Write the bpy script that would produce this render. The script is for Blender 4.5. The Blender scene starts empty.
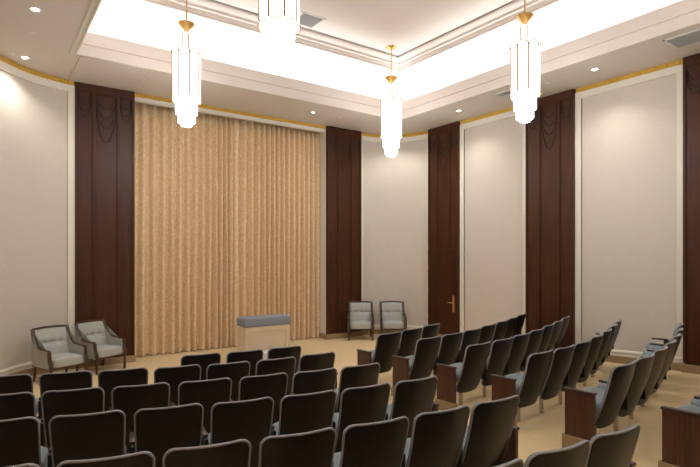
import bpy, bmesh, math, random
from mathutils import Vector, Matrix
random.seed(7)
scn = bpy.context.scene
COL = scn.collection
PI = math.pi

# ------------------------------------------------------------------ materials
def lin(c):
    return tuple(((v/255)/12.92 if v/255 <= .04045 else ((v/255+.055)/1.055)**2.4) for v in c)
def mat(name, rgb, rough=.6, metal=0, spec=.5, noise=None, bump=None, emit=None, sheen=0, coat=0):
    """noise=(scale xyz, amount, dark rgb)  bump=(scale xyz, strength, kind)"""
    m = bpy.data.materials.new(name); m.use_nodes = True
    nt = m.node_tree; N = nt.nodes; L = nt.links
    b = N['Principled BSDF']
    c = lin(rgb)
    b.inputs['Base Color'].default_value = (*c, 1)
    b.inputs['Roughness'].default_value = rough
    b.inputs['Metallic'].default_value = metal
    b.inputs['Specular IOR Level'].default_value = spec
    b.inputs['Sheen Weight'].default_value = sheen
    b.inputs['Coat Weight'].default_value = coat
    tc = N.new('ShaderNodeTexCoord')
    def mapped(sc):
        mp = N.new('ShaderNodeMapping'); mp.inputs['Scale'].default_value = sc
        L.new(tc.outputs['Object'], mp.inputs['Vector']); return mp.outputs['Vector']
    if noise:
        sc, amt, dark = noise
        n = N.new('ShaderNodeTexNoise'); n.inputs['Scale'].default_value = 1; n.inputs['Detail'].default_value = 4
        L.new(mapped(sc), n.inputs['Vector'])
        r = N.new('ShaderNodeValToRGB'); r.color_ramp.elements[0].position = .5-amt; r.color_ramp.elements[1].position = .5+amt
        r.color_ramp.elements[0].color = (*lin(dark), 1); r.color_ramp.elements[1].color = (*c, 1)
        L.new(n.outputs['Fac'], r.inputs['Fac']); L.new(r.outputs['Color'], b.inputs['Base Color'])
    if bump:
        sc, st, kind = bump
        if kind == 'voronoi':
            n = N.new('ShaderNodeTexVoronoi'); out = n.outputs['Distance']
        else:
            n = N.new('ShaderNodeTexNoise'); n.inputs['Detail'].default_value = 3; out = n.outputs['Fac']
        n.inputs['Scale'].default_value = 1
        L.new(mapped(sc), n.inputs['Vector'])
        bp = N.new('ShaderNodeBump'); bp.inputs['Strength'].default_value = st; bp.inputs['Distance'].default_value = .01
        L.new(out, bp.inputs['Height']); L.new(bp.outputs['Normal'], b.inputs['Normal'])
    if emit:
        b.inputs['Emission Color'].default_value = (*emit[0], 1); b.inputs['Emission Strength'].default_value = emit[1]
    return m

M = {}
M['wall'] = mat('wall_fabric', (209,199,188), .85, noise=((9,9,90), .35, (199,188,176)), bump=((260,260,260), .25, 'noise'))
M['cream'] = mat('cream_paint', (226,220,206), .5)
M['ceil'] = mat('soffit_paint', (216,206,196), .7)
M['tray'] = mat('tray_paint', (220,210,203), .6)
M['wood'] = mat('dark_walnut', (76,40,18), .46, spec=.3, noise=((16,16,.9), .22, (56,28,11)), coat=0)
M['carve'] = mat('carved_walnut', (30,17,11), .4)
M['doorwood'] = mat('door_walnut', (74,37,14), .40, spec=.3, noise=((16,16,.9), .22, (48,23,10)), coat=.1)
M['carpet'] = mat('carpet', (222,196,152), .95, spec=.1, noise=((30,30,30), .3, (208,182,138)), bump=((130,130,130), .6, 'noise'), sheen=.1)
M['base'] = mat('carpet_base', (165,142,108), .95, spec=.1, noise=((40,40,40), .3, (150,128,96)))
M['gold'] = mat('gilded_band', (226,188,92), .42, metal=.55)
M['strip'] = mat('aged_brass', (150,102,48), .6, metal=.2)
M['brass'] = mat('satin_brass', (212,172,104), .38, metal=.85)
M['shell'] = mat('chair_shell', (24,8,4), .36, noise=((5,5,1.5), .3, (16,6,3)), spec=.38)
M['rim'] = mat('seat_fabric_edge', (150,144,144), .7)
M['fabric'] = mat('seat_fabric', (132,140,142), .9, noise=((60,60,60), .3, (118,127,130)), bump=((300,300,300), .3, 'noise'))
M['armwood'] = mat('arm_wood', (66,38,26), .4, noise=((30,4,30), .25, (48,27,18)), coat=.1)
M['endwood'] = mat('end_panel_wood', (84,44,22), .42, noise=((70,70,1.2), .16, (48,23,11)), coat=.1)
M['steel'] = mat('pedestal_metal', (186,176,158), .4, metal=.6)
M['blackmetal'] = mat('bracket_metal', (30,28,28), .45, metal=.4)
M['upho'] = mat('armchair_fabric', (176,176,168), .85, noise=((70,70,70), .3, (162,163,156)), bump=((260,260,260), .3, 'noise'))
M['framewood'] = mat('armchair_wood', (74,43,30), .35, noise=((20,20,5), .25, (52,30,21)), coat=.2)
M['altar'] = mat('altar_veneer', (216,196,168), .55, noise=((3,3,14), .3, (206,184,156)))
M['kneeler'] = mat('kneeler_pad', (206,204,200), .8)
M['altarpad'] = mat('altar_pad', (132,138,146), .85, bump=((300,300,300), .3, 'noise'))
M['grille'] = mat('vent_grille', (150,148,145), .5)
M['dark'] = mat('vent_dark', (35,35,36), .9)
M['glass'] = mat('frosted_glass', (250,246,238), .4, emit=((1,.97,.92), 1.25))
M['lens'] = mat('downlight_lens', (250,246,238), .4, emit=((1,.95,.85), 14))
M['white'] = mat('white_plastic', (225,222,215), .5)
# curtain: woven damask
def curtain_mat():
    m = mat('curtain_damask', (206,174,126), .55, spec=.4, sheen=.2)
    nt = m.node_tree; N = nt.nodes; L = nt.links; b = N['Principled BSDF']
    tc = N.new('ShaderNodeTexCoord'); mp = N.new('ShaderNodeMapping'); mp.inputs['Scale'].default_value = (26, 26, 20)
    L.new(tc.outputs['Object'], mp.inputs['Vector'])
    v = N.new('ShaderNodeTexVoronoi'); v.feature = 'SMOOTH_F1'; v.inputs['Scale'].default_value = 1; v.inputs['Smoothness'].default_value = .3
    L.new(mp.outputs['Vector'], v.inputs['Vector'])
    n = N.new('ShaderNodeTexNoise'); n.inputs['Scale'].default_value = 2.4; n.inputs['Detail'].default_value = 3; n.inputs['Distortion'].default_value = 1.5
    L.new(mp.outputs['Vector'], n.inputs['Vector'])
    mx = N.new('ShaderNodeMath'); mx.operation = 'MULTIPLY'; L.new(v.outputs['Distance'], mx.inputs[0]); L.new(n.outputs['Fac'], mx.inputs[1])
    r = N.new('ShaderNodeValToRGB'); e = r.color_ramp.elements
    e[0].position = .16; e[0].color = (*lin((219,188,146)), 1); e[1].position = .32; e[1].color = (*lin((235,208,170)), 1)
    L.new(mx.outputs[0], r.inputs['Fac']); L.new(r.outputs['Color'], b.inputs['Base Color'])
    return m
M['curtain'] = curtain_mat()
def crystal_mat():
    m = mat('crystal', (245,248,252), .08, spec=.8, emit=((1,.98,.95), 1.3))
    b = m.node_tree.nodes['Principled BSDF']; b.inputs['Transmission Weight'].default_value = .35
    return m
M['crystal'] = crystal_mat()

# ------------------------------------------------------------------ helpers
def link(name, bm, m, parent=None, smooth=False, kind=None, mats=None):
    me = bpy.data.meshes.new(name)
    bmesh.ops.recalc_face_normals(bm, faces=bm.faces)
    bm.to_mesh(me); bm.free()
    if mats:
        for x in mats: me.materials.append(x)
    else: me.materials.append(m)
    if smooth:
        for p in me.polygons: p.use_smooth = True
        if smooth == 'auto': me.set_sharp_from_angle(angle=math.radians(35))
    o = bpy.data.objects.new(name, me); COL.objects.link(o)
    if parent: o.parent = parent
    if kind: o['kind'] = kind
    return o
def empty(name, loc=(0,0,0), rz=0):
    o = bpy.data.objects.new(name, None); COL.objects.link(o); o.empty_display_size = .1
    o.location = loc; o.rotation_euler = (0, 0, rz); return o
def tag(o, label, cat, group=None):
    o['label'] = label; o['category'] = cat
    if group: o['group'] = group
    return o
def copy_tree(o, parent=None):
    c = o.copy(); COL.objects.link(c)
    if parent: c.parent = parent
    for ch in list(o.children): copy_tree(ch, c)
    return c
def box(bm, x0, x1, y0, y1, z0, z1, mtx=None, bev=0, seg=2):
    t = bmesh.new()
    bmesh.ops.create_cube(t, size=1)
    for v in t.verts: v.co = Vector(((x0+x1)/2+v.co.x*(x1-x0), (y0+y1)/2+v.co.y*(y1-y0), (z0+z1)/2+v.co.z*(z1-z0)))
    if bev: bmesh.ops.bevel(t, geom=t.edges[:], offset=bev, segments=seg, affect='EDGES', profile=.5)
    merge(bm, t, mtx)
def merge(bm, t, mtx=None):
    if mtx is not None: t.transform(mtx)
    vm = {v: bm.verts.new(v.co) for v in t.verts}
    for f in t.faces:
        try:
            nf = bm.faces.new([vm[v] for v in f.verts]); nf.material_index = f.material_index
        except ValueError: pass
    t.free()
def lathe(bm, prof, seg=24, cx=0, cy=0, cap=True):
    rings = []
    for r, z in prof:
        rings.append([bm.verts.new((cx+r*math.cos(2*PI*k/seg), cy+r*math.sin(2*PI*k/seg), z)) for k in range(seg)])
    for a, b in zip(rings, rings[1:]):
        for k in range(seg): bm.faces.new((a[k], a[(k+1)%seg], b[(k+1)%seg], b[k]))
    if cap:
        bm.faces.new(rings[0][::-1]); bm.faces.new(rings[-1])
def tube(bm, pts, rx, rz=None, seg=8, up=Vector((0,0,1))):
    rz = rz or rx
    rings = []
    n = len(pts); pts = [Vector(p) for p in pts]
    for i, p in enumerate(pts):
        d = (pts[min(i+1, n-1)]-pts[max(i-1, 0)]).normalized()
        s = d.cross(up)
        if s.length < 1e-3: s = d.cross(Vector((0,1,0)))
        s.normalize(); u = s.cross(d).normalized()
        rings.append([bm.verts.new(p+s*rx*math.cos(2*PI*(k+.5)/seg)+u*rz*math.sin(2*PI*(k+.5)/seg)) for k in range(seg)])
    for a, b in zip(rings, rings[1:]):
        for k in range(seg): bm.faces.new((a[k], a[(k+1)%seg], b[(k+1)%seg], b[k]))
    bm.faces.new(rings[0][::-1]); bm.faces.new(rings[-1])
def subdiv(path, step=.25):
    out = [path[0]]
    for a, b in zip(path, path[1:]):
        n = max(1, int(math.ceil(math.hypot(b[0]-a[0], b[1]-a[1])/step)))
        for k in range(1, n+1): out.append((a[0]+(b[0]-a[0])*k/n, a[1]+(b[1]-a[1])*k/n))
    return out
def offsets(path, closed=False):
    """mitred normals to the right of travel"""
    n = len(path); res = []
    for i, p in enumerate(path):
        ns = []
        if i > 0 or closed:
            a = path[i-1]; d = Vector((p[0]-a[0], p[1]-a[1])).normalized(); ns.append(Vector((d.y, -d.x)))
        if i < n-1 or closed:
            a = path[(i+1) % n]; d = Vector((a[0]-p[0], a[1]-p[1])).normalized(); ns.append(Vector((d.y, -d.x)))
        if len(ns) == 2:
            m = (ns[0]+ns[1]).normalized(); m = m/max(.3, m.dot(ns[0]))
        else: m = ns[0]
        res.append(m)
    return res
def sweep(bm, path, prof, zf=None, closed=False, pclosed=True):
    """prof: (inward offset, z) points swept along a plan path; zf adds the local floor height to z"""
    nr = offsets(path, closed); rings = []
    for p, n in zip(path, nr):
        z0 = zf(*p) if zf else 0
        rings.append([bm.verts.new((p[0]+n.x*o, p[1]+n.y*o, z+z0)) for o, z in prof])
    m = len(prof); N = len(rings)
    for i in range(N if closed else N-1):
        a = rings[i]; b = rings[(i+1) % N]
        for k in range(m if pclosed else m-1): bm.faces.new((a[k], a[(k+1)%m], b[(k+1)%m], b[k]))
    if not closed and pclosed:
        bm.faces.new(rings[0][::-1]); bm.faces.new(rings[-1])

# ------------------------------------------------------------------ room dimensions
H = 5.353
def floor_z(x, y):
    t = 6.8-(y-(x-4.2)**2/22)
    return .043*max(0, t)

# floor: gently raked towards the back, contour following the curved rows
bm = bmesh.new()
nx, ny = 50, 64; X0, X1, Y0, Y1 = -.5, 9.7, -1.4, 11.6
g = [[bm.verts.new((X0+(X1-X0)*i/nx, Y0+(Y1-Y0)*j/ny, floor_z(X0+(X1-X0)*i/nx, Y0+(Y1-Y0)*j/ny))) for i in range(nx+1)] for j in range(ny+1)]
for j in range(ny):
    for i in range(nx): bm.faces.new((g[j][i], g[j][i+1], g[j+1][i+1], g[j+1][i]))
link('floor', bm, M['carpet'], kind='structure', smooth=True)

# walls (paths run clockwise so the room is on the right of travel)
left_path = [(-.34,-1.2),(-.34,7.0),(-.33,8.2),(-.27,8.9),(-.16,9.35),(0,9.74),(.1,9.92),(.22,10.07),(.34,10.22),(.47,10.36),(.6,10.47),(.73,10.56),(.87,10.63),(1.0,10.68),(1.15,10.73),(1.39,10.76)]
arc = [(8.15+1.27*math.cos(t), 9.54+1.27*math.sin(t)) for t in [PI/2-(PI/2)*k/14 for k in range(15)]]
right_arc = [(8.05,10.81)]+arc
left_path = subdiv(left_path, .5)
def wall(name, path, z1=H+.04, th=.12):
    bm = bmesh.new(); sweep(bm, path, [(0,-.05),(-th,-.05),(-th,z1),(0,z1)])
    return link(name, bm, M['wall'], kind='structure', smooth='auto')
wall('wall_left', left_path)
wall('wall_front', [(1.39,11.32),(8.05,11.32)])
wall('wall_corner', right_arc)
wall('wall_right', [(9.42,9.54),(9.42,-1.2)])
wall('wall_back', [(9.42,-1.2),(-.34,-1.2)])
# returns of the curtain recess
bm = bmesh.new(); box(bm, 2.31,2.43,10.80,11.32,0,H); link('trim_1', bm, M['cream'], kind='structure')
bm = bmesh.new(); box(bm, 7.0,7.12,10.80,11.32,0,H); box(bm, 6.985,7.0,10.80,10.86,0,5.2); link('trim_2', bm, M['cream'], kind='structure')
bm = bmesh.new(); box(bm, 2.43,7.0,10.80,10.9,5.19,5.268); box(bm, 2.43,7.0,10.785,10.8,5.235,5.268); box(bm, 2.43,7.0,10.79,10.8,5.19,5.20)
link('trim_3', bm, M['cream'], kind='structure')

tn = [4]
def trim(bm, m, smooth=False):
    o = link('trim_%d' % tn[0], bm, m, kind='structure', smooth=smooth); tn[0] += 1; return o
def ribs(bm, path, z0, z1, off):
    sweep(bm, path, [(0,z0),(0,z1),(off*.5,z1),(off*.5,z0)])
    pp = subdiv(path, .05); nr = offsets(pp)
    for i in range(0, len(pp)-1):
        p = Vector(pp[i]).lerp(Vector(pp[i+1]), .5); n = nr[i]; d = Vector((n.y*-1, n.x))
        w = .014
        for s in (0,):
            q = [p+d*w+n*off*.4, p-d*w+n*off*.4, p+n*off]
            lo = [bm.verts.new((v.x, v.y, z0+.004)) for v in q]; hi = [bm.verts.new((v.x, v.y, z1-.004)) for v in q]
            for a in range(3): bm.faces.new((lo[a], lo[(a+1)%3], hi[(a+1)%3], hi[a]))
            bm.faces.new(lo); bm.faces.new(hi)
# gold ribbed frieze, one per wall field
sections = [('l', left_path), ('r', right_arc), ('r1', [(9.42,8.52),(9.42,6.63)]), ('r2', [(9.42,5.55),(9.42,3.635)]), ('r3', [(9.42,2.555),(9.42,-1.2)])]
for k, path in sections:
    bm = bmesh.new(); ribs(bm, path, H-.088, H, .03); trim(bm, M['gold'])
bm = bmesh.new(); ribs(bm, [(2.43,10.83),(7.0,10.83)], H-.085, H, .03); trim(bm, M['gold'])
# cream picture-frame mouldings: top rail, side rails, bottom rail
def frame(path, ends=(True, True)):
    bm = bmesh.new(); p = subdiv(path, .3)
    zt = H-.09
    sweep(bm, p, [(0,zt),(.035,zt),(.03,zt-.03),(.02,zt-.1),(.03,zt-.125),(0,zt-.135)])
    sweep(bm, p, [(0,.24),(.02,.235),(.035,.2),(.02,.19),(.028,.13),(0,.13)], zf=floor_z)
    for e, idx in zip(ends, (0, -1)):
        if not e: continue
        a = Vector(path[idx]); b = Vector(path[1 if idx == 0 else -2])
        d = (b-a).normalized(); n = Vector((d.y, -d.x)) if idx == 0 else Vector((-d.y, d.x))
        z0 = floor_z(*a)+.13
        def slab(u0, u1, t):
            q = [a+d*u0, a+d*u1, a+d*u1+n*t, a+d*u0+n*t]
            lo = [bm.verts.new((v.x, v.y, z0)) for v in q]; hi = [bm.verts.new((v.x, v.y, zt-.02)) for v in q]
            for k in range(4): bm.faces.new((lo[k], lo[(k+1)%4], hi[(k+1)%4], hi[k]))
            bm.faces.new(lo); bm.faces.new(hi)
        slab(0, .12, .022); slab(.0, .025, .034); slab(.098, .12, .028)
    trim(bm, M['cream'])
frame(left_path, (False, True)); frame(right_arc); 
for k, path in sections[2:]: frame(path, (True, k != 'r3'))
# carpeted base along every wall and panel
for nm, path in [('left', left_path), ('corner', right_arc), ('right', [(9.42,9.54),(9.42,-1.2)])]:
    bm = bmesh.new(); sweep(bm, subdiv(path, .3), [(0,-.03),(.045,-.03),(.045,.13),(0,.13)], zf=floor_z)
    link('baseboard_'+nm, bm, M['base'], kind='structure')
bm = bmesh.new(); box(bm, 1.33,2.45,10.685,10.78,-.02,.125); box(bm,2.40,2.45,10.78,11.3,-.02,.125)
link('baseboard_panel_left', bm, M['base'], kind='structure')
bm = bmesh.new(); box(bm, 6.965,8.08,10.675,10.78,-.02,.125); box(bm,6.965,7.0,10.78,11.3,-.02,.125)
link('baseboard_panel_right', bm, M['base'], kind='structure')
for i, (ya, yb) in enumerate([(9.56,8.50),(6.65,5.53),(3.655,2.535)]):
    bm = bmesh.new(); sweep(bm, subdiv([(9.38,ya),(9.38,yb)], .3), [(0,-.03),(.075,-.03),(.075,.13),(0,.13)], zf=floor_z)
    link('baseboard_panel_%d' % (i+1), bm, M['base'], kind='structure')

# ------------------------------------------------------------------ ceiling
TX0, TX1, TY0, TY1 = 1.22, 8.04, .6, 9.18
bm = bmesh.new()
for a in [(-.5,TX0,-1.4,11.6),(TX1,9.7,-1.4,11.6),(TX0,TX1,TY1,11.6),(TX0,TX1,-1.4,TY0)]: box(bm, *a, H, H+.08)
link('ceiling', bm, M['ceil'], kind='structure')
rect = [(TX0,TY0),(TX0,TY1),(TX1,TY1),(TX1,TY0)]    # clockwise: inside of the tray on the right
bm = bmesh.new()   # lip moulding round the opening, below the soffit
sweep(bm, rect, [(.0,H+.02),(.0,H-.035),(-.02,H-.035),(-.03,H-.018),(-.085,H-.018),(-.1,H),(-.1,H+.02)], closed=True)
trim(bm, M['cream'])
bm = bmesh.new()   # fascia with reveal
sweep(bm, rect, [(0.004,H-.02),(0.004,H+.135),(-.012,H+.14),(-.012,H+.15),(.004,H+.155),(.004,H+.36),(-.07,H+.36),(-.07,H+.22),(-.45,H+.22),(-.45,H+.10),(-.02,H+.10),(-.02,H-.02)], closed=True)
trim(bm, M['tray'])
bm = bmesh.new()   # cove: back wall, curved quarter, stepped crown
prof = [(-.40,H+.2),(-.40,5.82)]
for k in range(1, 13):
    t = PI/2*k/12; prof.append((-.40+.56*(1-math.cos(t)), 5.82+.55*math.sin(t)))
prof += [(.20,6.37),(.20,6.41),(.225,6.41),(.24,6.46),(.28,6.475),(.28,6.51),(.33,6.53),(.38,6.58),(.38,6.62),(.41,6.62)]
sweep(bm, rect, prof, closed=True, pclosed=False)
link('ceiling_cove', bm, M['tray'], kind='structure', smooth='auto')
bm = bmesh.new(); box(bm, TX0+.3, TX1-.3, TY0+.3, TY1-.3, 6.62, 6.70)
link('ceiling_tray', bm, M['tray'], kind='structure')
# soffit joints
bm = bmesh.new(); box(bm, 1.29,2.39,9.30,10.74,H-.016,H+.01); trim(bm, M['ceil'])
bm = bmesh.new(); box(bm, 2.41,2.43,9.28,10.72,H-.006,H+.01); trim(bm, M['cream'])
bm = bmesh.new(); box(bm, 1.262,1.275,9.28,10.74,H-.006,H+.01); trim(bm, M['cream'])
bm = bmesh.new(); box(bm, 5.21,5.222,9.28,10.8,H-.003,H+.01); trim(bm, M['cream'])

# ------------------------------------------------------------------ wooden wall panels with carved swags
def catenary(x0, x1, z, drop, n=14):
    return [(x0+(x1-x0)*k/n, z-drop*(1-abs(2*k/n-1)**2.3)) for k in range(n+1)]
def wood_panel(loc, rz, zb, label, door=False, W=1.05):
    """local: x along the face 0..W, -y towards the room, face at y=0"""
    t = empty('wall_panel', loc, rz); tag(t, label, 'wooden panel', 'tall walnut wall panels')
    top = H-.012
    bm = bmesh.new(); box(bm, 0, W, 0, .07, zb, top); link('backboard', bm, M['wood'], t)
    e = .045; a0, a1, b0, b1 = .27*W, .335*W, .685*W, .745*W
    bm = bmesh.new()
    zlo = zb if not door else 2.27
    for x0, x1 in ((0,e),(W-e,W)): box(bm, x0, x1, -.02, .0, zb, top, bev=.004, seg=1)
    box(bm, e, W-e, -.02, 0, top-.16, top, bev=.004, seg=1)
    link('outer_frame', bm, M['wood'], t)
    for x0, x1 in ((a0,a1),(b0,b1)):
        bm = bmesh.new()
        box(bm, x0, x1, -.018, 0, zlo, top-.16, bev=.003, seg=1)
        box(bm, x0+.018, x1-.018, -.03, -.018, zlo, top-.17, bev=.004, seg=1)
        link('rib', bm, M['wood'], t)
    # the groove that crosses the panel
    bm = bmesh.new(); box(bm, e, W-e, -.006, 0, 2.262, 2.27); link('seam', bm, M['carve'], t)
    zt = top-.17
    for (x0, x1, drops) in ((e+.008, a0-.008, (.2,.32,.43)), (a1+.01, b0-.01, (.24,.42,.60,.88)), (b1+.008, W-e-.008, (.2,.32,.43))):
        for k, dr in enumerate(drops):
            bm = bmesh.new(); s = (x1-x0)
            st = (.12 if len(drops) == 4 else .09)*k; pts = catenary(x0, x1, zt-.02-st, dr-st)
            tube(bm, [(x, -.004, z) for x, z in pts], .009, .009, seg=6, up=Vector((0,1,0)))
            link('carved_swag', bm, M['carve'], t, smooth=True)
    if door:
        bm = bmesh.new(); box(bm, .03, W-.03, -.03, .0, zb, 2.262, bev=.003, seg=1)
        d = link('door_leaf', bm, M['doorwood'], t)
        for z in (.35, 1.0, 1.6, 2.1):
            bm = bmesh.new(); box(bm, .008, .03, -.036, -.008, z+.15, z+.26, bev=.002, seg=1); h = link('hinge', bm, M['brass'], d); h['label'] = 'small brass hinge'
        bm = bmesh.new(); box(bm, W-.16, W-.10, -.042, -.03, .72, 1.12, bev=.003, seg=1); p = link('handle_plate', bm, M['brass'], d); p['label'] = 'tall brass handle plate'
        bm = bmesh.new(); tube(bm, [(W-.13,-.04,.95),(W-.13,-.09,.95),(W-.15,-.10,.95),(W-.26,-.10,.95)], .012, seg=10); link('lever', bm, M['brass'], p, smooth=True)
    return t
wood_panel((1.39,10.73,0), 0, .125, 'dark walnut panel with carved swags at the left edge of the curtain')
wood_panel((7.0,10.72,0), 0, .125, 'dark walnut panel with carved swags at the right edge of the curtain')
# right wall: face looks towards -x ; local x runs towards -y
wood_panel((9.34,9.55,0), -PI/2, floor_z(9.34,9)+.13, 'dark walnut panel that holds a hinged door with brass handle', door=True, W=1.03)
wood_panel((9.34,6.63,0), -PI/2, floor_z(9.34,6)+.13, 'dark walnut panel with swags between the two straight pale wall fields', W=1.08)
wood_panel((9.34,3.635,0), -PI/2, floor_z(9.34,3)+.13, 'dark walnut panel cut by the right edge of the photo', W=1.08)

# ------------------------------------------------------------------ curtains
def curtain(name, x0, x1, label, seed):
    rnd = random.Random(seed)
    bm = bmesh.new(); n = int((x1-x0)/.012); zs = [.012,.03,.35,1.2,2.2,3.2,4.2,5.0,5.28]
    ph = []; p = 0
    for i in range(n+1):
        ph.append(p); p += 2*PI*.012/(.165+.035*math.sin(i*.021+seed)+.015*math.sin(i*.0633))
    cols = []
    for i in range(n+1):
        x = x0+(x1-x0)*i/n; c = []
        for j, z in enumerate(zs):
            k = 1-.35*z/5.3
            s = math.sin(ph[i]+.25*math.sin(z*.9+i*.01))
            y = 11.14-.085*k*(abs(s)**.75*math.copysign(1, s))-.012*math.sin(ph[i]*.5+z*.4)*k
            e = max(0, 1-min(abs(x-x0), abs(x-x1))/.05); y = y*(1-e)+11.07*e
            c.append(bm.verts.new((x+(1-e)*.012*math.sin(ph[i]*.5+1.1*z)*(1-z/5.3), y, z)))
        cols.append(c)
    for a, b in zip(cols, cols[1:]):
        for j in range(len(zs)-1): bm.faces.new((a[j], b[j], b[j+1], a[j+1]))
    o = link(name, bm, M['curtain'], smooth=True)
    s = o.modifiers.new('thickness', 'SOLIDIFY'); s.thickness = .004; s.offset = 0
    return tag(o, label, 'curtain', 'pleated stage curtains')
curtain('curtain', 2.44, 4.705, 'left half of the pleated golden damask curtain, behind the altar', 1)
curtain('curtain', 4.71, 6.99, 'right half of the pleated golden damask curtain, beside the armchairs', 2.3)
bm = bmesh.new(); box(bm, 2.44, 6.99, 11.12, 11.18, 5.29, 5.33)
tag(link('curtain_track', bm, M['cream']), 'thin curtain track hidden behind the cream header above the golden curtain', 'curtain track')

# ------------------------------------------------------------------ altar
t = empty('altar', (4.105,9.19,0)); tag(t, 'pale veneered altar with grey padded top in front of the curtain', 'altar')
w, d = .975, .38
bm = bmesh.new(); box(bm, .04, w-.04, -.26, -.04, 0, .24, bev=.03, seg=3); link('kneeler', bm, M['kneeler'], t, smooth='auto')
bm = bmesh.new(); box(bm, 0, w, 0, d, 0, .70, bev=.006, seg=1); body = link('body', bm, M['altar'], t)
bm = bmesh.new()
for a in [(.0,.09,.06,.70),(w-.09,w,.06,.70),(.09,w-.09,.61,.70),(.09,w-.09,.06,.15)]: box(bm, a[0], a[1], -.014, 0, a[2], a[3], bev=.004, seg=1)
link('front_frame', bm, M['altar'], body)
bm = bmesh.new(); box(bm, -.02, w+.02, -.03, d+.02, 0, .06, bev=.006, seg=1); link('plinth', bm, M['altar'], body)
bm = bmesh.new(); box(bm, -.012, w+.012, -.02, d+.012, .705, .88, bev=.022, seg=3)
pad = link('padded_top', bm, M['altarpad'], t, smooth='auto')
bm = bmesh.new(); 
for z in (.725,.862):
    tube(bm, [(-.006,-.014,z),(w+.006,-.014,z),(w+.006,d+.006,z),(-.006,d+.006,z),(-.006,-.014,z)], .005, seg=6)
link('piping', bm, M['altarpad'], pad, smooth=True)

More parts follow.
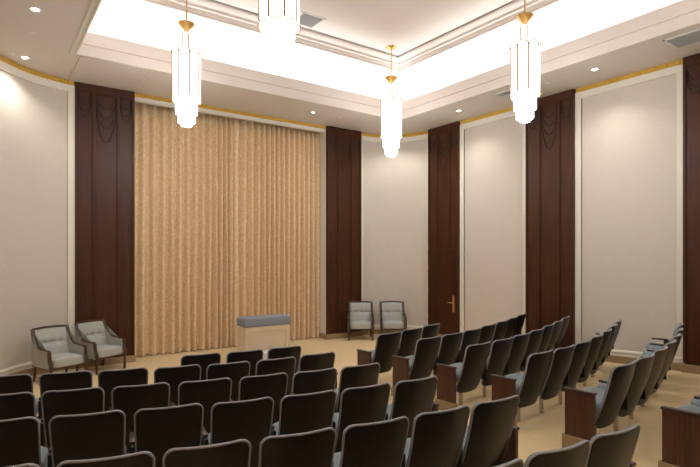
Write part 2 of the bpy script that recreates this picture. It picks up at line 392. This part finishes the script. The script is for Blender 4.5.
# ------------------------------------------------------------------ armchairs
def side_curve():
    # wooden edge seen from the side (y, z): from the back top, sweeping down to the arm and the front post
    return [(-.30,.90),(-.275,.82),(-.245,.74),(-.19,.67),(-.11,.615),(-.02,.59),(.10,.58),(.205,.575),(.225,.56),(.222,.50),(.235,.42),(.262,.35),(.268,.29)]
def make_armchair():
    t = empty('armchair')
    W = .295
    cur = side_curve()
    # side panels follow the curve, flaring outwards at the front
    def sx(y): return W-.012+.012*min(1, max(0, (y+.3)/.35))
    for s in (-1, 1):
        bm = bmesh.new(); lo = [(-.255,.27)]
        top = cur
        outer = []; inner = []
        poly = [(y, z-.012) for y, z in top]+[(-.255,.285)]
        o_ = [bm.verts.new((s*(sx(y)), y, z)) for y, z in poly]; i_ = [bm.verts.new((s*(sx(y)-.05), y, z)) for y, z in poly]
        m = len(poly)
        for k in range(m): bm.faces.new((o_[k], o_[(k+1)%m], i_[(k+1)%m], i_[k]))
        bm.faces.new(o_); bm.faces.new(i_[::-1])
        bmesh.ops.triangulate(bm, faces=[f for f in bm.faces if len(f.verts) > 4])
        link('side_panel', bm, M['upho'], t)
        bm = bmesh.new()
        tube(bm, [(s*(sx(y)-.022), y, z) for y, z in cur], .030, .015, seg=8, up=Vector((0,-1,.6)))
        link('arm_rail', bm, M['framewood'], t, smooth='auto')
    # top rail with a slight crown
    bm = bmesh.new(); tube(bm, [(x, -.302-.02*(1-(x/.26)**2), .897+.014*(1-(x/.26)**2)) for x in [-.262,-.2,-.1,0,.1,.2,.262]], .017, .019, seg=8)
    link('top_rail', bm, M['framewood'], t, smooth='auto')
    # upholstered back, slightly hollow, buttoned
    bm = bmesh.new(); n, mm = 24, 20
    btn = [(-.12,.655),(0,.655),(.12,.655)]
    def front(x, z):
        v = (z-.30)/.58
        y = -.165-.125*v-.02*(1-(x/.26)**2)
        pil = .045*(1-abs(2*v-1)**4)*(1-abs(x/.27)**6)
        if v > .5: pil *= .8
        dent = sum(.034*math.exp(-((x-bx)**2+(z-bz)**2)/.0012) for bx, bz in btn)
        line = .014*math.exp(-((z-.655)/.018)**2)
        return y+pil-dent-line
    F_ = []; B_ = []
    for j in range(mm+1):
        z = .30+.585*j/mm; hw = .25+.012*(j/mm) if z > .6 else .25
        F_.append([bm.verts.new((-hw+2*hw*i/n, front(-hw+2*hw*i/n, z), z)) for i in range(n+1)])
        B_.append([bm.verts.new((-hw+2*hw*i/n, -.235-.085*j/mm-.02*(1-((-hw+2*hw*i/n)/.26)**2), z)) for i in range(n+1)])
    for j in range(mm):
        for i in range(n):
            bm.faces.new((F_[j][i], F_[j][i+1], F_[j+1][i+1], F_[j+1][i])); bm.faces.new((B_[j][i+1], B_[j][i], B_[j+1][i], B_[j+1][i+1]))
        bm.faces.new((F_[j][0], F_[j+1][0], B_[j+1][0], B_[j][0])); bm.faces.new((F_[j][n], B_[j][n], B_[j+1][n], F_[j+1][n]))
    for i in range(n):
        bm.faces.new((F_[0][i], B_[0][i], B_[0][i+1], F_[0][i+1])); bm.faces.new((F_[mm][i], F_[mm][i+1], B_[mm][i+1], B_[mm][i]))
    bk = link('backrest', bm, M['upho'], t, smooth='auto')
    for bx, bz in btn:
        bm = bmesh.new(); lathe(bm, [(.001,-.004),(.008,-.003),(.011,0),(.008,.004),(.001,.006)], 10)
        bm.transform(Matrix.Translation((bx, front(bx, bz)+.004, bz)) @ Matrix.Rotation(-PI/2, 4, 'X'))
        link('button', bm, M['upho'], bk, smooth=True)
    # seat cushion: rounded, crowned
    bm = bmesh.new(); n = 16
    def ring(z, sc, r=6):
        out = []
        for k in range(48):
            a = 2*PI*k/48; c, s = math.cos(a), math.sin(a)
            q = (abs(c)**r+abs(s)**r)**(-1/r)
            out.append(bm.verts.new((.242*sc*c*q, .035+(.25*sc)*s*q, z)))
        return out
    prof = [(.29,.95),(.30,.99),(.33,1.0),(.385,1.0),(.42,.97),(.438,.88),(.45,.65),(.456,.35)]
    rs = [ring(z, s) for z, s in prof]
    for a, b in zip(rs, rs[1:]):
        for k in range(48): bm.faces.new((a[k], a[(k+1)%48], b[(k+1)%48], b[k]))
    bm.faces.new(rs[0][::-1]); bm.faces.new(rs[-1])
    link('seat', bm, M['upho'], t, smooth='auto')
    bm = bmesh.new()
    box(bm, -.275, .275, .245, .275, .262, .298, bev=.005, seg=1); box(bm, -.25, .25, -.27, -.24, .262, .30, bev=.005, seg=1)
    for s in (-1, 1): box(bm, min(s*.25, s*.285), max(s*.25, s*.285), -.26, .26, .262, .30, bev=.005, seg=1)
    link('seat_rail', bm, M['framewood'], t, smooth='auto')
    for sx_ in (-1, 1):
        bm = bmesh.new()
        tube(bm, [(sx_*.268,.262,.30),(sx_*.267,.262,.15),(sx_*.265,.258,0)], .021, .021, seg=8, up=Vector((0,1,0)))
        link('leg', bm, M['framewood'], t, smooth='auto')
        bm = bmesh.new()
        tube(bm, [(sx_*.245,-.245,.30),(sx_*.243,-.262,.15),(sx_*.24,-.30,0)], .019, .019, seg=8, up=Vector((0,1,0)))
        link('leg', bm, M['framewood'], t, smooth='auto')
    return t
AC = [((1.05,9.80), math.radians(203), 'pale grey tufted armchair nearest the left edge, before the pale curved wall'),
      ((1.76,10.28), math.radians(208), 'pale grey tufted armchair standing before the left dark panel'),
      ((7.72,10.30), math.radians(144), 'pale grey tufted armchair overlapping the dark panel right of the curtain'),
      ((8.40,9.86), math.radians(144), 'pale grey tufted armchair before the curved wall, nearer the door')]
proto = make_armchair()
for i, (p, a, lb) in enumerate(AC):
    o = proto if i == 0 else copy_tree(proto)
    o.location = (p[0], p[1], 0); o.rotation_euler = (0, 0, a); o.scale = (1.1, 1.02, .97 if i < 2 else 1)
    tag(o, lb, 'armchair', 'pair of armchairs left of the curtain' if i < 2 else 'pair of armchairs right of the curtain')

# ------------------------------------------------------------------ theatre seats
# local frame: origin on the floor below the top edge of the back; +y is the way the sitter faces
def back_center(v):   # v 0 bottom .. 1 top : y of the shell mid line
    return (.205 if v < 1 else .19)*(1-v)*max(.001, abs(1-v))**.1 - .012*math.sin(v*PI) + .012*max(0, v-.85)/.15*0
def make_slab(bm, hw_top, hw_bot, z0, z1, rt, rb, yoff, th, pillow=0, wrap=.045, nu=14, shrink=0):
    hw_top -= shrink; hw_bot -= shrink; z0 += shrink; z1 -= shrink
    zs = []
    for k in range(7): zs.append(z0+rb*(1-math.cos(PI/2*k/6)))
    for k in range(1, 9): zs.append(z0+rb+(z1-rt-z0-rb)*k/9)
    for k in range(7): zs.append(z1-rt+rt*math.sin(PI/2*k/6))
    rows_f = []; rows_b = []
    for z in zs:
        v = (z-.24)/(.86-.24); hw = hw_bot+(hw_top-hw_bot)*min(1, max(0, v))
        if z > z1-rt: dz = z-(z1-rt); hw -= rt-math.sqrt(max(0, rt*rt-dz*dz))
        if z < z0+rb: dz = z0+rb-z; hw -= rb-math.sqrt(max(0, rb*rb-dz*dz))
        f = []; b = []
        for i in range(nu+1):
            u = -1+2*i/nu; x = hw*u
            yc = back_center(v)+wrap*(x/.23)**2+yoff
            e = (1-abs(u)**4)*(1-abs(2*(z-z0)/(z1-z0)-1)**6)
            b.append(bm.verts.new((x, yc, z))); f.append(bm.verts.new((x, yc+th*(.35+.65*min(1, e*3))+pillow*e, z)))
        rows_f.append(f); rows_b.append(b)
    R = len(zs)
    for j in range(R-1):
        for i in range(nu):
            bm.faces.new((rows_b[j][i], rows_b[j][i+1], rows_b[j+1][i+1], rows_b[j+1][i]))
            bm.faces.new((rows_f[j][i+1], rows_f[j][i], rows_f[j+1][i], rows_f[j+1][i+1]))
        bm.faces.new((rows_b[j][0], rows_b[j+1][0], rows_f[j+1][0], rows_f[j][0]))
        bm.faces.new((rows_b[j][nu], rows_f[j][nu], rows_f[j+1][nu], rows_b[j+1][nu]))
    for i in range(nu):
        bm.faces.new((rows_b[0][i], rows_f[0][i], rows_f[0][i+1], rows_b[0][i+1]))
        bm.faces.new((rows_b[-1][i], rows_b[-1][i+1], rows_f[-1][i+1], rows_f[-1][i]))
def make_seat(w, arm, gap):
    """w: width of the back at the top"""
    t = empty('theatre_seat'); hw = w/2
    bm = bmesh.new(); make_slab(bm, hw, hw-.02, .205, .875, .062, .09, -.012, .022, shrink=.011)
    link('back_shell', bm, M['shell'], t, smooth='auto')
    bm = bmesh.new(); make_slab(bm, hw, hw-.02, .215, .875, .065, .09, .001, .03, pillow=.03)
    cu = link('back_cushion', bm, M['fabric'], t, smooth='auto')
    # welt along the rim of the cushion, seen from behind as a pale outline
    bm = bmesh.new(); pts = []
    rt = .065; z1 = .875-.004; hwt = hw-.003
    def P(x, z):
        v = (z-.24)/.62
        return (x, back_center(v)+.045*(x/.23)**2-.004, z)
    path = [(-(hwt-.02*(1-(z-.24)/.62)), z) for z in (.34,.45,.56,.67,.79)]
    path += [(-hwt+rt*(1-math.cos(a)), z1-rt+rt*math.sin(a)) for a in [PI/2*k/6 for k in range(1, 7)]]
    path += [(x, z1) for x in (-.1,-.05,0,.05,.1)]
    path += [(-x, z) for x, z in path[:11][::-1]]
    tube(bm, [P(x, z) for x, z in path], .0075, .0075, seg=8, up=Vector((0,1,0)))
    link('welt', bm, M['rim'], cu, smooth=True)
    # seat pan
    bm = bmesh.new()
    def ring(z, sc, yo=0):
        out = []
        for k in range(36):
            a = 2*PI*k/36; c, s = math.cos(a), math.sin(a); q = (abs(c)**5+abs(s)**5)**(-1/5)
            out.append(bm.verts.new(((hw-.012)*sc*c*q, .335+yo+.15*sc*s*q, z+.03*s)))
        return out
    rs = [ring(z, s) for z, s in [(.375,.86),(.385,.95),(.42,1.0),(.46,1.0),(.492,.95),(.512,.82),(.526,.55),(.532,.25)]]
    for a, b in zip(rs, rs[1:]):
        for k in range(36): bm.faces.new((a[k], a[(k+1)%36], b[(k+1)%36], b[k]))
    bm.faces.new(rs[0][::-1]); bm.faces.new(rs[-1])
    link('seat_cushion', bm, M['fabric'], t, smooth='auto')
    bm = bmesh.new(); box(bm, -hw+.05, hw-.05, .23, .42, .355, .385, bev=.01, seg=2); link('seat_pan', bm, M['shell'], t, smooth='auto')
    bm = bmesh.new()
    box(bm, -.02, .02, .33, .37, -.03, .365, bev=.006, seg=1)
    box(bm, -hw-.0, hw+.0, .33, .37, .33, .355, bev=.004, seg=1)
    link('pedestal', bm, M['steel'], t)
    for s in (arm,):
        bm = bmesh.new(); x = s*(hw+gap)
        box(bm, x-.012, x+.012, .15, .27, .33, .57, bev=.004, seg=1)
        br = link('arm_bracket', bm, M['blackmetal'], t)
        bm = bmesh.new(); box(bm, x-.02, x+.02, .21, .44, .565, .59, bev=.007, seg=2)
        link('armrest', bm, M['armwood'], br, smooth='auto')
    return t
def make_end_panel():
    t = empty('row_end_panel')
    bm = bmesh.new(); box(bm, -.017, .017, .12, .41, .115, .555); link('panel_board', bm, M['endwood'], t)
    bm = bmesh.new(); box(bm, -.026, .026, .11, .42, .555, .578, bev=.004, seg=1); link('cap', bm, M['armwood'], t)
    bm = bmesh.new(); box(bm, -.024, .026, .10, .44, -.03, .115, bev=.004, seg=1); link('carpeted_plinth', bm, M['base'], t)
    return t
seatL = make_seat(.48, -1, .014); seatR = make_seat(.52, 1, .045); panel0 = make_end_panel()
rowsL = [[(2.16,6.14),(2.69,6.02),(3.23,5.97)],
 [(.16,6.06),(.67,5.87),(1.17,5.66),(1.67,5.46),(2.17,5.29),(2.70,5.19),(3.25,5.18)],
 [(.11,5.06),(.61,4.89),(1.12,4.71),(1.64,4.54),(2.16,4.40),(2.66,4.28),(3.17,4.21)],
 [(.07,4.12),(.58,3.93),(1.09,3.76),(1.59,3.59),(2.10,3.47),(2.61,3.38),(3.12,3.31)],
 [(0,3.07),(.51,2.89),(1.01,2.75),(1.52,2.62),(2.03,2.51),(2.55,2.44),(3.06,2.39)],
 [(1.45,1.67),(1.96,1.58),(2.48,1.52),(2.99,1.48)]]
rowsR = [[(5.20,6.15),(5.83,6.31),(6.47,6.50)],
 [(5.21,5.30),(5.77,5.37),(6.37,5.50),(7.02,5.71),(7.65,5.91),(8.26,6.13),(8.84,6.36)],
 [(5.20,4.40),(5.76,4.45),(6.34,4.57),(6.95,4.73),(7.58,4.94),(8.20,5.16),(8.80,5.39)],
 [(5.14,3.46),(5.66,3.49),(6.21,3.57),(6.81,3.72),(7.42,3.91),(8.06,4.14),(8.66,4.37)],
 [(5.05,2.49),(5.61,2.55),(6.20,2.66),(6.82,2.81),(7.45,3.00),(8.06,3.21),(8.66,3.44)],
 [(4.99,1.57),(5.56,1.63)]]
ordn = ['first', 'second', 'third', 'fourth', 'fifth', 'sixth', 'seventh']
used = {0: False, 1: False}
def place(rows, proto, side):
    sd = 'left' if side == 0 else 'right'
    for ri, row in enumerate(rows):
        nr = ['front', 'second', 'third', 'fourth', 'fifth', 'sixth'][ri]
        n = len(row); vis = row if side == 1 else row[::-1]
        for k, (x, y) in enumerate(vis):
            a = math.atan((x-4.2)*.075)
            if used[side]: o = copy_tree(proto)
            else: o = proto; used[side] = True
            if side == 1: x += .02*ri; y -= .03
            else: x *= 1.007
            o.location = (x, y, floor_z(x, y+.25)-.008); o.rotation_euler = (0, 0, a)
            if k == 0: wh = 'on the centre aisle, starting the %s row' % nr
            elif k == n-1 and n >= 7: wh = 'by the %s wall, ending the %s row' % (sd, nr)
            else: wh = '%s from the centre aisle in the %s row' % (ordn[k], nr)
            tag(o, 'dark-backed blue-grey theatre seat, %s block, %s' % (sd, wh), 'theatre seat', 'theatre seats in the %s row of the %s block' % (nr, sd))
        x, y = vis[0]; x += -.025 if side else .045; a = math.atan((x-4.2)*.075); hw = .237 if side == 0 else .26
        s = (1 if side == 0 else -1)*(hw+.035)
        p = panel0 if (side == 0 and ri == 0) else copy_tree(panel0)
        p.location = (x+s*math.cos(a), y+s*math.sin(a), floor_z(x+s, y+.25)+(.012+(.028 if ri > 3 else 0))*side); p.rotation_euler = (0, 0, a + (PI*0))
        tag(p, 'walnut end panel on carpeted plinth, aisle end of %s row, %s block' % (nr, sd), 'row end panel', 'aisle end panels of the seat rows')
place(rowsL, seatL, 0); place(rowsR, seatR, 1)

# ------------------------------------------------------------------ chandeliers
def arched_panel(bm, ang, R, hw, z0, z1, arch, low, mtx=None):
    """a bulging frosted slab facing outward at angle ang; arched head, pointed foot"""
    nu, nz = 8, 6; t = bmesh.new(); F_ = []; B_ = []
    for i in range(nu+1):
        u = -1+2*i/nu
        zt = z1-arch*(u*u); zb = z0+low*(abs(u)**1.6)*-1
        f = []; b = []
        for j in range(nz+1):
            z = zb+(zt-zb)*j/nz
            yb = R+.028*math.sqrt(max(0, 1-(u*.92)**2))
            f.append(t.verts.new((hw*u, yb, z))); b.append(t.verts.new((hw*u*.96, R-.012, z)))
        F_.append(f); B_.append(b)
    for i in range(nu):
        for j in range(nz):
            t.faces.new((F_[i][j], F_[i+1][j], F_[i+1][j+1], F_[i][j+1])); t.faces.new((B_[i+1][j], B_[i][j], B_[i][j+1], B_[i+1][j+1]))
        t.faces.new((F_[i][0], B_[i][0], B_[i+1][0], F_[i+1][0])); t.faces.new((F_[i][nz], F_[i+1][nz], B_[i+1][nz], B_[i][nz]))
    for j in range(nz):
        t.faces.new((F_[0][j], F_[0][j+1], B_[0][j+1], B_[0][j])); t.faces.new((F_[nu][j], B_[nu][j], B_[nu][j+1], F_[nu][j+1]))
    t.transform(Matrix.Rotation(ang, 4, 'Z')); merge(bm, t)
def make_chandelier():
    t = empty('chandelier')
    top = 6.62
    bm = bmesh.new(); lathe(bm, [(.02,top-.05),(.06,top-.045),(.10,top-.025),(.115,top-.008),(.115,top)], 28); link('canopy', bm, M['brass'], t, smooth='auto')
    bm = bmesh.new(); lathe(bm, [(.012,5.8),(.012,top-.04)], 12); link('rod', bm, M['brass'], t, smooth='auto')
    bm = bmesh.new(); lathe(bm, [(.02,5.72),(.022,5.79),(.035,5.835),(.07,5.88),(.115,5.925),(.135,5.945),(.135,5.958),(.115,5.965),(.05,5.957),(.012,5.957)], 32)
    link('brass_cone', bm, M['brass'], t, smooth='auto')
    bm = bmesh.new(); lathe(bm, [(.09,4.66),(.11,4.68),(.11,5.40),(.09,5.46),(.05,5.5),(.05,5.74),(.02,5.75)], 16); link('core', bm, M['white'], t, smooth='auto')
    for k in range(8):
        a = k*PI/4
        bm = bmesh.new(); arched_panel(bm, a, .20, .074, 4.70, 5.49, .055, .045); g1 = link('glass_panel', bm, M['glass'], t, smooth='auto')
        bm = bmesh.new(); arched_panel(bm, a, .105, .043, 5.42, 5.77, .035, .0); link('upper_glass_panel', bm, M['glass'], t, smooth='auto')
        # brass edging that follows head and foot of each slab
        bm = bmesh.new(); R = .214
        for zz, ar in ((5.49, -.055), (4.70, -.045)):
            pts = []
            for i in range(9):
                u = -1+i/4; h = zz+ar*(u*u if zz > 5 else abs(u)**1.6)
                p = Vector((.085*u, R+.022*math.sqrt(max(0, 1-(u*.92)**2)), h)); pts.append(Matrix.Rotation(a, 3, 'Z') @ p)
            tube(bm, pts, .007, seg=5)
        link('brass_edge', bm, M['strip'], g1, smooth=True)
        b = a+PI/8
        bm = bmesh.new(); x, y = -.222*math.sin(b), .222*math.cos(b); lathe(bm, [(.0125,4.71),(.0125,5.42),(.018,5.425),(.018,5.445)], 8, x, y); link('brass_strip', bm, M['strip'], t, smooth='auto')
        bm = bmesh.new(); x, y = -.121*math.sin(b), .121*math.cos(b); lathe(bm, [(.013,5.45),(.013,5.72),(.016,5.725),(.016,5.74)], 8, x, y); link('brass_strip', bm, M['strip'], t, smooth='auto')
    rnd = random.Random(3)
    for (R, za, zb_, n) in ((.17,4.47,4.74,30), (.13,4.35,4.55,24), (.085,4.30,4.45,14)):
        bm = bmesh.new()
        for k in range(n):
            a = 2*PI*k/n; x, y = R*math.cos(a), R*math.sin(a); z = zb_
            while z > za-.001:
                h = .055
                r = .011; mt = Matrix.Translation((x, y, z-h/2)) @ Matrix.Rotation(a+rnd.uniform(-.5,.5), 4, 'Z')
                tt = bmesh.new()
                tp = tt.verts.new((0,0,h/2)); bt = tt.verts.new((0,0,-h/2)); q = [tt.verts.new((r*math.cos(i*PI/2), r*.6*math.sin(i*PI/2), .006)) for i in range(4)]
                for i in range(4): tt.faces.new((tp, q[i], q[(i+1)%4])); tt.faces.new((bt, q[(i+1)%4], q[i]))
                merge(bm, tt, mt); z -= .05
        link('crystal_tier', bm, M['crystal'], t)
    return t
CH = [((2.75,8.50), 'lit brass and frosted glass chandelier hanging left, before the golden curtain'),
      ((7.19,8.49), 'lit chandelier seen at full length with its brass canopy, near the far corner'),
      ((7.09,5.05), 'lit frosted glass chandelier hanging before the right wall panels'),
      ((2.72,5.17), 'lit chandelier nearest the viewer, its top cut by the photo edge'),
      ((2.72,1.75), 'unseen chandelier of the back pair on the left side, added for light above the rear rows'),  # back pair hangs out of view, added for the light the room needs
      ((7.09,1.70), 'unseen chandelier of the back pair on the right side, added for light above the rear rows')]
c0 = make_chandelier(); CL = []
for i, (p, lb) in enumerate(CH):
    o = c0 if i == 0 else copy_tree(c0)
    o.location = (p[0], p[1], 0)
    o.rotation_euler = (0, 0, [math.radians(18), math.radians(-3), math.radians(-17.5), math.radians(10), 0, 0][i])
    tag(o, lb, 'chandelier', 'chandeliers in the ceiling tray')
    CL.append((p[0], p[1]))

# ------------------------------------------------------------------ ceiling fittings
def lamp(name, kind, loc, energy, color=(1,.98,.90), parent=None, **kw):
    l = bpy.data.lights.new(name, kind); l.energy = energy; l.color = color
    for k, v in kw.items(): setattr(l, k, v)
    o = bpy.data.objects.new(name, l); COL.objects.link(o); o.location = loc
    if parent: o.parent = parent
    return o
def make_down():
    t = empty('downlight')
    bm = bmesh.new(); lathe(bm, [(.045,-.002),(.062,-.006),(.078,-.004),(.08,0),(.08,.004),(.045,.004)], 28, cap=False); link('trim_ring', bm, M['white'], t, smooth='auto')
    bm = bmesh.new(); lathe(bm, [(.001,-.001),(.048,-.001),(.048,.003)], 24, cap=False); link('lens', bm, M['lens'], t)
    return t
DL = [((.56,9.94), 'lit round downlight in the soffit near the curved left wall', 1),
      ((.56,7.92), 'lit round downlight in the soffit at the top left corner of the photo', 1),
      ((.56,4.77), None, 1), ((.56,1.6), None, 1),  # both out of view: bare spots added to light the room, no fitting
      ((8.60,9.94), 'lit round downlight over the armchairs by the curved corner, behind the far chandelier', 1),
      ((8.69,7.92), 'small lit round downlight in the soffit beside the door panel', 1),
      ((8.68,4.77), 'lit round downlight over the widest pale wall field on the right', 1),
      ((8.68,1.6), None, 1), ((6.09,9.93), 'tiny lit downlight in the soffit above the right curtain half', .25)]  # the unlabelled spot is out of view too, added for the room's light
d0 = make_down(); first = True
for (p, lb, pw) in DL:
    if lb:
        o = d0 if first else copy_tree(d0); first = False
        o.location = (p[0], p[1], H-.001)
        if pw < 1: o.scale = (.55,.55,1)
        tag(o, lb, 'downlight', 'recessed soffit downlights')
    s = lamp('downlight_lamp', 'SPOT', (p[0], p[1], H-.03), 46*pw, spot_size=math.radians(124), spot_blend=1, shadow_soft_size=.035)  # unlabelled entries get only this spot, added light without a fitting
for p, lb in [((.58,8.74), 'small white ceiling sprinkler between the two left downlights'), ((6.81,9.96), 'small white ceiling sprinkler right of the tiny downlight above the curtain'),
              ((8.70,8.72), 'small white ceiling sprinkler before the walnut door panel'), ((8.67,5.67), 'small white ceiling sprinkler above the middle right-wall panel')]:
    bm = bmesh.new(); lathe(bm, [(.005,-.012),(.035,-.012),(.045,-.006),(.055,0)], 20); o = link('ceiling_sprinkler', bm, M['white'], smooth='auto')
    o.location = (p[0], p[1], H); tag(o, lb, 'sprinkler', 'ceiling sprinklers')
def vent(loc, w, d, lb, n=7):
    t = empty('ceiling_vent', loc)
    bm = bmesh.new(); 
    for a in [(-w/2,w/2,-d/2,-d/2+.03),(-w/2,w/2,d/2-.03,d/2),(-w/2,-w/2+.03,-d/2,d/2),(w/2-.03,w/2,-d/2,d/2)]: box(bm, *a, -.012, 0)
    link('frame', bm, M['white'], t)
    bm = bmesh.new(); box(bm, -w/2+.02, w/2-.02, -d/2+.02, d/2-.02, -.003, 0); link('backing', bm, M['dark'], t)
    for k in range(n):
        x = -w/2+.03+(w-.06)*(k+.5)/n
        bm = bmesh.new(); box(bm, -.013, .013, -d/2+.03, d/2-.03, -.0015, .0015, mtx=Matrix.Translation((x,0,-.010)) @ Matrix.Rotation(.35, 4, 'Y')); link('slat', bm, M['grille'], t)
    tag(t, lb, 'vent', 'ceiling vents')
vent((8.60,3.22,H), .5, .62, 'square grey louvred vent in the soffit at the top right corner', 9)
vent((8.50,6.45,H), .24, .5, 'narrow vent in the soffit half hidden behind the right chandelier', 5)
vent((5.07,8.45,6.62), .5, .5, 'grey vent in the raised ceiling between the chandeliers', 8)

# ------------------------------------------------------------------ lights
for p in CL: lamp('chandelier_bulb', 'POINT', (p[0], p[1], 4.26), 30, (.97,.985,1), shadow_soft_size=.09)
# LED strips lying on the cove ledge, shining up and over the tray
def strip(x, y, lx, ly, tilt):
    o = lamp('cove_strip', 'AREA', (x, y, H+.26), 0, (.93,.98,1), shape='RECTANGLE', size=lx, size_y=ly)
    o.data.energy = 4.0*max(lx, ly)
    o.rotation_euler = tilt; return o
ym = (TY0+TY1)/2; xm = (TX0+TX1)/2; ly = TY1-TY0; lx = TX1-TX0
strip(TX0-.2, ym, .08, ly, (PI, .25, 0)); strip(TX1+.2, ym, .08, ly, (PI, -.25, 0))
strip(xm, TY1+.2, lx, .08, (PI+.25, 0, 0)); strip(xm, TY0-.2, lx, .08, (PI-.25, 0, 0))
w = bpy.data.worlds.new('world'); scn.world = w; w.use_nodes = True
w.node_tree.nodes['Background'].inputs[0].default_value = (.9,.85,.8,1); w.node_tree.nodes['Background'].inputs[1].default_value = .02

# ------------------------------------------------------------------ camera
F = 511.5
cd = bpy.data.cameras.new('camera'); cam = bpy.data.objects.new('camera', cd); COL.objects.link(cam)
cam.location = (0, 0, 2.1); cam.rotation_euler = (PI/2, 0, -math.atan2(511.5, 713))
cd.sensor_fit = 'HORIZONTAL'; cd.sensor_width = 36; cd.lens = F/700*36; cd.shift_y = 22/700; cd.clip_start = .05
scn.camera = cam
vs = scn.view_settings; vs.view_transform = 'Standard'; vs.look = 'None'; vs.exposure = .95; vs.gamma = 1; vs.use_curve_mapping = False
